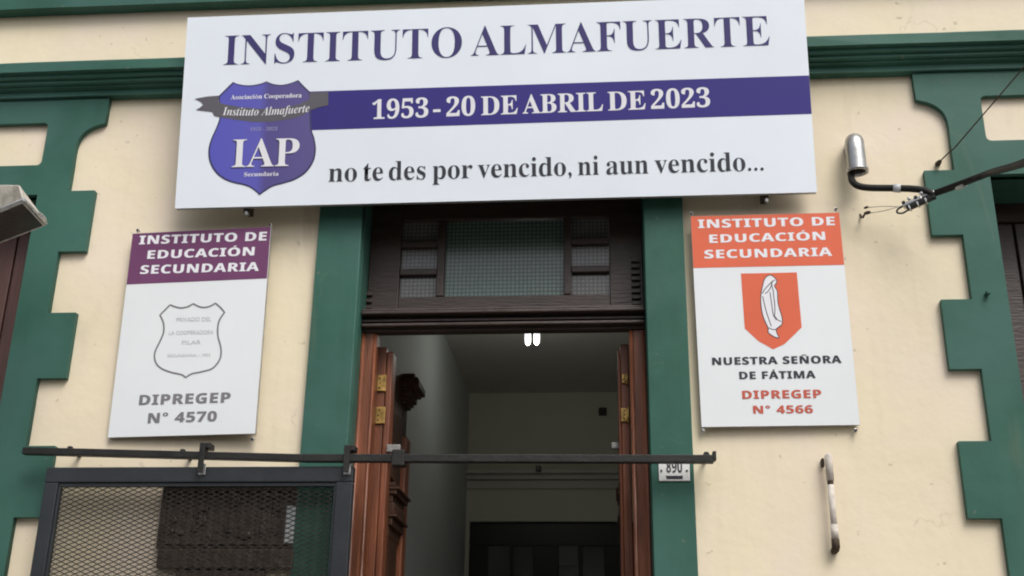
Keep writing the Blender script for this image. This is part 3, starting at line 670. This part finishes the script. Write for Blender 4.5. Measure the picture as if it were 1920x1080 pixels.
# ------------------------------------------------------------------ sliding gate and overhead rail
YR = -0.092
r0_, r1_, r2_ = at(45, 846, YR), at(570, 859.5, YR), at(1338, 861.5, YR)
RL = empty('overhead_rail', (r1_.x, YR, r1_.z), 'long black steel rail crossing in front of the doorway above the mesh gate', 'rail')
def bar_between(nm, a, b, hy, hz, m, parent, bev=.003):
    bm = bmesh.new(); L = (b-a).length; bx(bm, 0, L, -hy, hy, -hz, hz, bev)
    d = (b-a).normalized(); q = Matrix((d, Vector((0, 0, 1)).cross(d).normalized(), d.cross(Vector((0, 0, 1)).cross(d).normalized()))).transposed().to_4x4()
    bmesh.ops.transform(bm, matrix=Matrix.Translation(a-Vector(parent.location)) @ q, verts=bm.verts)
    return fin(bm, nm, m, parent)
bar_between('rail_bar', r0_, r1_, .018, .0145, STEEL, RL); bar_between('rail_bar', r1_+Vector((.0005, 0, 0)), r2_, .018, .0155, STEEL, RL)
o = box('rail_cap', r2_.x-.004-RL.location.x, r2_.x+.010-RL.location.x, -.020, .020, -.017, .019, STEEL, RL, bev=.003)
def rel(p_, o_): return p_-Vector(o_.location)
for px_, zo in ((125, .012), (338, .012), (652, .022), (1325, 0.0)):
    q = at(px_, 850, YR); zr = (r0_.z+(r1_.z-r0_.z)*(q.x-r0_.x)/(r1_.x-r0_.x)) if q.x < r1_.x else r1_.z
    xx = q.x-RL.location.x; zz = zr-RL.location.z
    bkt = box('wall_bracket', xx-.007, xx+.007, .019, YW-YR+.005, zz+.002+zo*.3, zz+.012+zo*.6, RUST, RL, bev=.002)
    tube('bolt', [(xx, -.002+.02, zz+.012+zo*.5), (xx, .034, zz+.012+zo*.5)], .014, STEEL, bkt, n=6)
# gate
YG = -0.070
gx0, gx1 = at(92, 878, YG).x, at(665, 878, YG).x
gz1 = at(380, 877, YG).z; gz0 = 0.06
G = empty('sliding_gate', ((gx0+gx1)/2, YG, 0.0), 'dark blue grey framed gate of expanded metal mesh slid open left of the door', 'gate')
ox = -G.location.x
fl = (gx0+.068, gx1-.077); ftop = at(380, 913, YG).z
def gb(nm, x0, x1, z0, z1, y0=-.02, y1=.02, m=GATE, bev=.004): return box(nm, x0+ox, x1+ox, y0, y1, z0, z1, m, G, bev=bev)
gb('top_frame_bar', gx0, gx1, ftop+.016, gz1); gb('bottom_frame_bar', gx0, gx1, gz0, gz0+.07)
gb('side_frame_bar', gx0, fl[0]-.010, gz0+.071, ftop+.015); gb('side_frame_bar', fl[1]+.010, gx1, gz0+.071, ftop+.015)
gb('inner_bead', fl[0]-.010, fl[1]+.010, ftop, ftop+.015, -.012, .012, bev=.002)
gb('inner_bead', fl[0]-.0095, fl[0], gz0+.071, ftop-.001, -.012, .012, bev=.002); gb('inner_bead', fl[1], fl[1]+.0095, gz0+.071, ftop-.001, -.012, .012, bev=.002)
gb('middle_frame_bar', fl[0]+.001, fl[1]-.001, 1.10, 1.14)
# expanded metal: one sheet of slit strands
cw, ch = .0435, .0192
vs, fs = [], []
def strand(a, b, zh, nseg=1):
    i = len(vs); t = .0016; hw_ = .0018
    for (x, y, z) in (a, b):
        for dy, dz in ((-t, -hw_), (t, -hw_), (t, hw_), (-t, hw_)): vs.append((x+ox, y+dy, z+dz))
    fs.extend([(i, i+1, i+5, i+4), (i+1, i+2, i+6, i+5), (i+2, i+3, i+7, i+6), (i+3, i, i+4, i+7)])
nx = int((fl[1]-fl[0])/(cw/2)); nz = int((ftop-gz0-.07)/(ch/2))
for i in range(nx+1):
    for j in range(nz):
        if (i+j) % 2 == 0: continue
        x = fl[0]+i*cw/2; z = ftop-.002-j*ch/2
        for dj in (-1, 1):
            if j+dj < 0 or i >= nx: continue
            x2 = min(x+cw/2, fl[1]+.004)
            strand((x, .003 if j % 2 else -.003, z), (x2, -.003 if j % 2 else .003, z-dj*ch/2), 0)
me = bpy.data.meshes.new('mesh_sheet'); me.from_pydata(vs, [], fs); mo = link('mesh_sheet', me, MESHM, G); mo['kind'] = 'stuff'
# hangers that carry the gate on the rail
for px_, big in ((378, 1), (650, 0), (748, 0)):
    q = at(px_, 850, YR-.03); xx = q.x+ox
    rz = (r0_.z+(r1_.z-r0_.z)*(q.x-r0_.x)/(r1_.x-r0_.x)) if q.x < r1_.x else r1_.z
    if px_ == 748:
        hgr = box('rail_stop', q.x-.03-RL.location.x, q.x+.022-RL.location.x, -.026, .026, rz-.035-RL.location.z, rz+.03-RL.location.z, STEEL, RL, bev=.004)
        continue
    hg = box('hanger_strap', xx-.012, xx+.012, YR-.030-YG, YR-.024-YG, gz1-.03, rz+.048, STEEL, G, bev=.002)
    box('hanger_top', xx-.012, xx+.030, YR-.0235-YG, YR+.035-YG, rz+.026, rz+.050, STEEL, hg, bev=.003)
    tube('wheel', [(xx, YR-.020-YG, rz+.030), (xx, YR+.012-YG, rz+.030)], .015, STEEL, hg, n=14)
    box('weld_plate', xx-.014, xx+.014, -.0255, -.0205, gz1-.035, gz1+.012, ALU, hg, bev=.002)

# ------------------------------------------------------------------ bronze plaque behind the mesh
a = at(306, 908, .0); b = at(549, 1046, .0); c = at(296, 1046, .0); d = at(546, 1066, .0)
PQ = empty('bronze_plaque', ((a.x+b.x)/2, YW, b.z), 'dark bronze relief plaque on the wall behind the gate mesh', 'plaque')
px0, pz0 = PQ.location.x, PQ.location.z
ptop = a.z
box('plate', a.x-px0, b.x-px0, -.030, -.001, 0.035, ptop-pz0, BRONZE, PQ, bev=.005)
box('lower_ledge', c.x-px0, b.x-px0+.004, -.045, -.001, -.045, 0.034, BRONZE, PQ, bev=.006)
box('base_block', at(330, 1075, 0).x-px0, at(496, 1075, 0).x-px0, -.035, -.001, -.20, -.046, BRONZE, PQ, bev=.005)
boxes('border', [(a.x-px0+.02, b.x-px0-.02, -.036, -.0305, ptop-pz0-.03, ptop-pz0-.02), (a.x-px0+.02, b.x-px0-.02, -.036, -.0305, .05, .06),
                 (a.x-px0+.02, a.x-px0+.03, -.036, -.0305, .061, ptop-pz0-.031), (b.x-px0-.03, b.x-px0-.02, -.036, -.0305, .061, ptop-pz0-.031)], BRONZE, PQ, .002)
bm = bmesh.new()
for k in range(26):
    x = random.uniform(a.x+.06, b.x-.06)-px0; z = random.uniform(.08, ptop-pz0-.05)
    mt = Matrix.Translation((x, -.031, z)) @ Matrix.Diagonal((random.uniform(.008, .035), .007, random.uniform(.008, .025), 1))
    bmesh.ops.create_icosphere(bm, subdivisions=2, radius=1, matrix=mt)
fin(bm, 'relief', BRONZE, PQ, smooth=True)['kind'] = 'stuff'
q0, q1 = at(538, 948, -.01), at(549, 1018, -.01)
box('pale_strip', q0.x-px0, q1.x-px0, -.0375, -.0365+.0005, q1.z-pz0, q0.z-pz0, TAPE, PQ)

# ------------------------------------------------------------------ house number
a = at(1234, 858, -.006); b = at(1294, 902, -.006)
HN = empty('house_number_plate', ((a.x+b.x)/2, -.004, (a.z+b.z)/2), 'small white enamel house number plate reading 890 on the green pilaster', 'number plate')
hx, hz = (b.x-a.x)/2, (a.z-b.z)/2
box('plate', -hx, hx, -.006, -.0002, -hz, hz, ENAMEL, HN, bev=.0025)
text('number_lettering', sansb('890')[0], -hx*.50, -hz*.30, hx*.52, -hz*.30, hz*1.05, GREYTXT, HN, off=.0, lift=.0072, ref=sansb('8')[0])
flat('dark_strip', [[(-hx*.5, -hz*.84), (hx*.52, -hz*.84), (hx*.56, -hz*.58), (-hx*.54, -hz*.56)]], -.0072, -.0062, GREYTXT, HN)
for s_ in (-1, 1):
    tube('screw', [(s_*hx*.82, -.0085, -hz*.15), (s_*hx*.82, -.003, -hz*.15)], .0045, STEEL, HN, n=8)

# ------------------------------------------------------------------ short conduit lower right
a = at(1553, 852, -.02); b = at(1565, 1020, -.02)
PP = empty('wall_conduit', (a.x, YW, b.z), 'short dirty cream vertical pipe with rusted ends low on the right wall', 'pipe')
L = a.z-b.z; yp = -.045
q_ = b-a; sh_ = 0.0
tube('pipe', [(0, yp, .035), (0, yp, L-.12)], .0125, PVC, PP, n=16)
tube('coupling', [(0, yp, L-.105), (0, yp, L-.030), (0, yp, L-.005), (0, yp+.004, L+.002)], .0155, PVC, PP, n=16, radii=[.0150, .0155, .0150, .009])
tube('ring', [(0, yp, L-.125), (0, yp, L-.1055)], .0120, RUST, PP, n=16)
tube('coupling', [(0.0, yp, .020), (0.0, yp, .075)], .0150, PVC, PP, n=16)
tube('rusted_end', [(0, yp, .0195), (0, yp, -.008), (.0, yp+.010, -.018), (0, yp+.044, -.020)], .0165, RUST, PP, n=12, radii=[.0155, .0165, .0155, .014])
box('clip', -.024, -.0135, yp+.012, -.001, L-.045, L-.010, RUST, PP, bev=.004)

# ------------------------------------------------------------------ metal service elbow and cables
ye = -.055
top = at(1605, 275, ye); bot = at(1608, 322, ye)
EL = empty('service_elbow', (bot.x, YW, bot.z), 'grey metal pipe elbow sticking out of the wall with black cable coming out', 'pipe elbow')
rel2 = lambda p_: Vector(p_)-Vector(EL.location)
R_ = .041
zl = top.z-bot.z
pts = [(0, ye-YW, 0), (0, ye-YW, zl*.5), (-.001, ye-YW, zl*.95), (.002, ye-YW+.012, zl*1.20), (.006, ye-YW+.030, zl*1.28), (.010, ye-YW+.055, zl*1.28), (.012, 0.004, zl*1.24)]
bm = bmesh.new(); tube_bm(bm, smooth_path(pts, 5), R_, 28, False); me_o = fin(bm, 'elbow_pipe', ALU, EL, smooth=True)
so = me_o.modifiers.new('thick', 'SOLIDIFY'); so.thickness = .004
bm = bmesh.new(); tube_bm(bm, [(0, ye-YW, -.004), (0, ye-YW, .012)], R_+.005, 28, False); r_o = fin(bm, 'rim', ALU, EL, smooth=True)
so = r_o.modifiers.new('thick', 'SOLIDIFY'); so.thickness = .008
tube('inner_plug', [(0, ye-YW, .020), (0, ye-YW, .035)], R_-.005, BLACKW, EL, n=20)
# tension clamp where the cables meet
kc = at(1752, 364, -.16)
def cab(nm, P_, r, label, parent=None, m=RUBBER, k=8):
    o_ = empty(nm, P_[0], label, 'cable'); p0 = Vector(P_[0]); tube('sheath', [Vector(v)-p0 for v in smooth_path(P_, k)], r, m, o_, n=12); return o_
c_pts = [bot+Vector((-.014, 0, .03)), at(1596, 332, ye), at(1604, 346, -.09), at(1628, 352, -.10), at(1682, 353, -.12), at(1728, 356, -.15), at(1752, 366, -.16)]
cab('service_cable', c_pts, .0145, 'thick black cable looping from the metal elbow to the clamp')
e1 = at(1858, 325, -.42); e2 = at(1925, 306, -.85)
far = e2+(e2-e1)*6
dc = cab('street_cable', [kc+Vector((-.02, 0, -.004)), kc, at(1800, 347, -.24), at(1830, 335, -.32), e1, e2, e2+(e2-e1)*2+Vector((0, 0, .02)), far+Vector((0, 0, .35))], .0110, 'black overhead cable running from the clamp out to the upper right')
cab('street_cable', [kc+Vector((0, .0, .008)), at(1835, 330, -.33), at(1862, 320, -.43), at(1925, 300, -.84), e2+(e2-e1)*2+Vector((0, 0, .06)), far+Vector((0, .1, .45))], .0095, 'thinner black cable lying against the top of the overhead cable')
def band(nm, p_, d, r, ln, m=TAPE, label=''):
    d = Vector(d).normalized(); o_ = tube(nm, [-d*ln/2, d*ln/2], r, m, None, n=14); o_.location = p_; return tag(o_, label, 'tape band')
band('tape_band', at(1682, 353, -.12), at(1728, 356, -.15)-at(1628, 352, -.10), .0185, .030, label='pale tape band round the horizontal cable under the elbow')
band('tape_band', at(1801, 347, -.24), at(1830, 335, -.32)-at(1790, 351, -.22), .0155, .045, label='pale tape band round the cable just right of the clamp')
CLM = empty('cable_clamp', kc, 'silver and black tension clamp holding the cables against the wall', 'clamp')
ca, cb = rel(at(1690, 392, -.10), CLM), rel(at(1758, 362, -.165), CLM)
dd = (cb-ca).normalized(); nn_ = Vector((0, 0, 1)); sdv = dd.cross(nn_).normalized(); upv = sdv.cross(dd)
def obx(nm, s0, s1, a0, a1, u0_, u1_, m, parent, bev=.003):
    bm = bmesh.new(); bx(bm, s0, s1, a0, a1, u0_, u1_, bev)
    bmesh.ops.transform(bm, matrix=Matrix.Translation(ca) @ Matrix((dd, -sdv, upv)).transposed().to_4x4(), verts=bm.verts); return fin(bm, nm, m, parent)
LG = (cb-ca).length
obx('clamp_body', .02, LG*.92, -.014, .014, -.018, .006, STEEL, CLM, .004)
obx('wedge', .01, LG*.6, -.018, .018, -.002, .014, ALU, CLM, .004); obx('wedge', LG*.35, LG*.95, -.012, .012, .004, .016, ALU, CLM, .004)
for k in range(4):
    obx('bolt_head', .012+k*.026, .026+k*.026, -.022, -.010, .008+(k % 2)*.008, .022+(k % 2)*.006, (STEEL, ALU)[k % 2], CLM, .003)
for k in range(3): obx('rib', .03+k*.035, .036+k*.035, -.0185, .0185, -.021, -.004, ALU, CLM, .001)
bail = [ca+dd*.03+upv*.01, ca-dd*.012+upv*.006, ca-dd*.02-upv*.008, ca+dd*.0-upv*.02, ca+dd*.03-upv*.014]
tube('bail', smooth_path(bail, 5), .004, STEEL, CLM, n=8)
ap = at(1612, 398, YW)
AN = empty('wall_anchor', ap, 'rusty hook anchor in the cream wall tied by thin wire to the clamp', 'anchor')
hk = rel(at(1624, 397, -.05), AN)
tube('hook', smooth_path([(0, 0.01, 0), (hk.x*.5, -.02, hk.z), (hk.x, -.045, hk.z+.002)], 4), .0045, RUST, AN, n=8)
bm = bmesh.new()
for (qx, qy, rx_, rz_) in ((1626, 399, .016, .008), (1624, 389, .011, .005)):
    q = rel(at(qx, qy, -.05), AN); bmesh.ops.create_icosphere(bm, subdivisions=2, radius=1, matrix=Matrix.Translation(q) @ Matrix.Rotation(-.3, 4, 'Y') @ Matrix.Diagonal((rx_, .008, rz_, 1)))
fin(bm, 'insulator', RUST, AN, smooth=True)
for qa, qb in (((1628, 389), (1690, 388)), ((1630, 400), (1690, 386))):
    a_, b_ = rel(at(*qa, -.05), AN), rel(at(*qb, -.10), AN)
    tube('tie_wire', smooth_path([a_, (a_+b_)/2+Vector((0, 0, -.004 if qa[1] > 395 else .004)), b_], 4), .0016, ALU, AN, n=6)
nl = at(1759, 306, YW)
TW = empty('guy_wire', nl, 'thin dark wire fixed to a rusty eye on the wall, rising to the upper right', 'wire')
n1_, n2_, n3_ = rel(at(1762, 303, -.03), TW), rel(at(1790, 277, -.07), TW), rel(at(1925, 120, -.35), TW)
tube('wire', [n1_, rel(at(1775, 290, -.045), TW), n2_, n3_, n3_+(n3_-n2_)*5], .0030, RUST, TW, n=8)
tube('eye_bolt', [(0, .01, 0), tuple(n1_)], .010, RUST, TW, n=10, radii=[.013, .009])
kn = at(1850, 552, 0)
KB = tube('iron_knob', [(0, .01, 0), (0, -.022, 0), (0, -.030, 0)], .011, GREEN, B, n=12, radii=[.008, .010, .006]); KB.location = kn

# ------------------------------------------------------------------ box lamp at the left edge
ZL = at(46, 374, -0.75).z                      # height of the dark underside
A_ = atz(45, 374, ZL); B_ = atz(86, 419, ZL); C_ = atz(-110, 440, ZL); D_ = B_+(C_-A_)
LM = empty('wall_floodlight', A_, 'weathered metal box floodlight with dark underside at the left edge beside the window', 'floodlight')
U = Vector((0, 0, 1))
def loft(nm, bot_, top_, m, bev, parent=LM):
    bm = bmesh.new(); v = [bm.verts.new(p_-A_) for p_ in bot_+top_]
    fs_ = [bm.faces.new(v[:4][::-1]), bm.faces.new(v[4:])]+[bm.faces.new((v[i], v[(i+1) % 4], v[4+(i+1) % 4], v[4+i])) for i in range(4)]
    if bev: bmesh.ops.bevel(bm, geom=list(bm.edges), offset=bev, segments=3, affect='EDGES', profile=.5)
    return fin(bm, nm, m, parent)
TA = at(37, 343, A_.y); TC = at(-110, 343, C_.y)
Lc = (A_+B_+C_+D_)/4
ins_ = lambda p_, k: p_+(Lc-p_)*k
bd = loft('housing', [ins_(p_, .03)+U*.004 for p_ in (A_, B_, D_, C_)], [ins_(TA, .02), ins_(B_, .06)+U*.030, ins_(D_, .06)+U*.05, TC], LAMPB, .010)
loft('diffuser', [ins_(p_, .05)-U*.006 for p_ in (A_, B_, D_, C_)], [ins_(p_, .05)+U*.003 for p_ in (A_, B_, D_, C_)], LAMPF, .002)
for p_, q_ in ((A_, B_), (B_, D_), (D_, C_), (C_, A_)):
    tube('rim', [p_-A_, q_-A_], .0065, LAMPR, bd, n=8); tube('rim', [ins_(p_, .035)-A_-U*.007, ins_(q_, .035)-A_-U*.007], .0035, LAMPR, bd, n=8)
lt = B_+(A_-B_)*.22
bm = bmesh.new(); bmesh.ops.create_icosphere(bm, subdivisions=3, radius=1, matrix=Matrix.Translation(lt-A_+U*.006) @ (A_-B_).to_track_quat('X', 'Z').to_matrix().to_4x4() @ Matrix.Diagonal(((A_-B_).length*.2, .012, .012, 1)))
fin(bm, 'latch', LAMPR, bd, smooth=True)
tube('arm', smooth_path([(C_+D_)/2+U*.03-A_, D_+(C_-D_)*.6+U*.03-A_, Vector((D_.x-.15, YW+.02, ZL+.12))-A_], 5), .016, STEEL, LM, n=10)
print('LAMP', A_, B_, C_, D_)
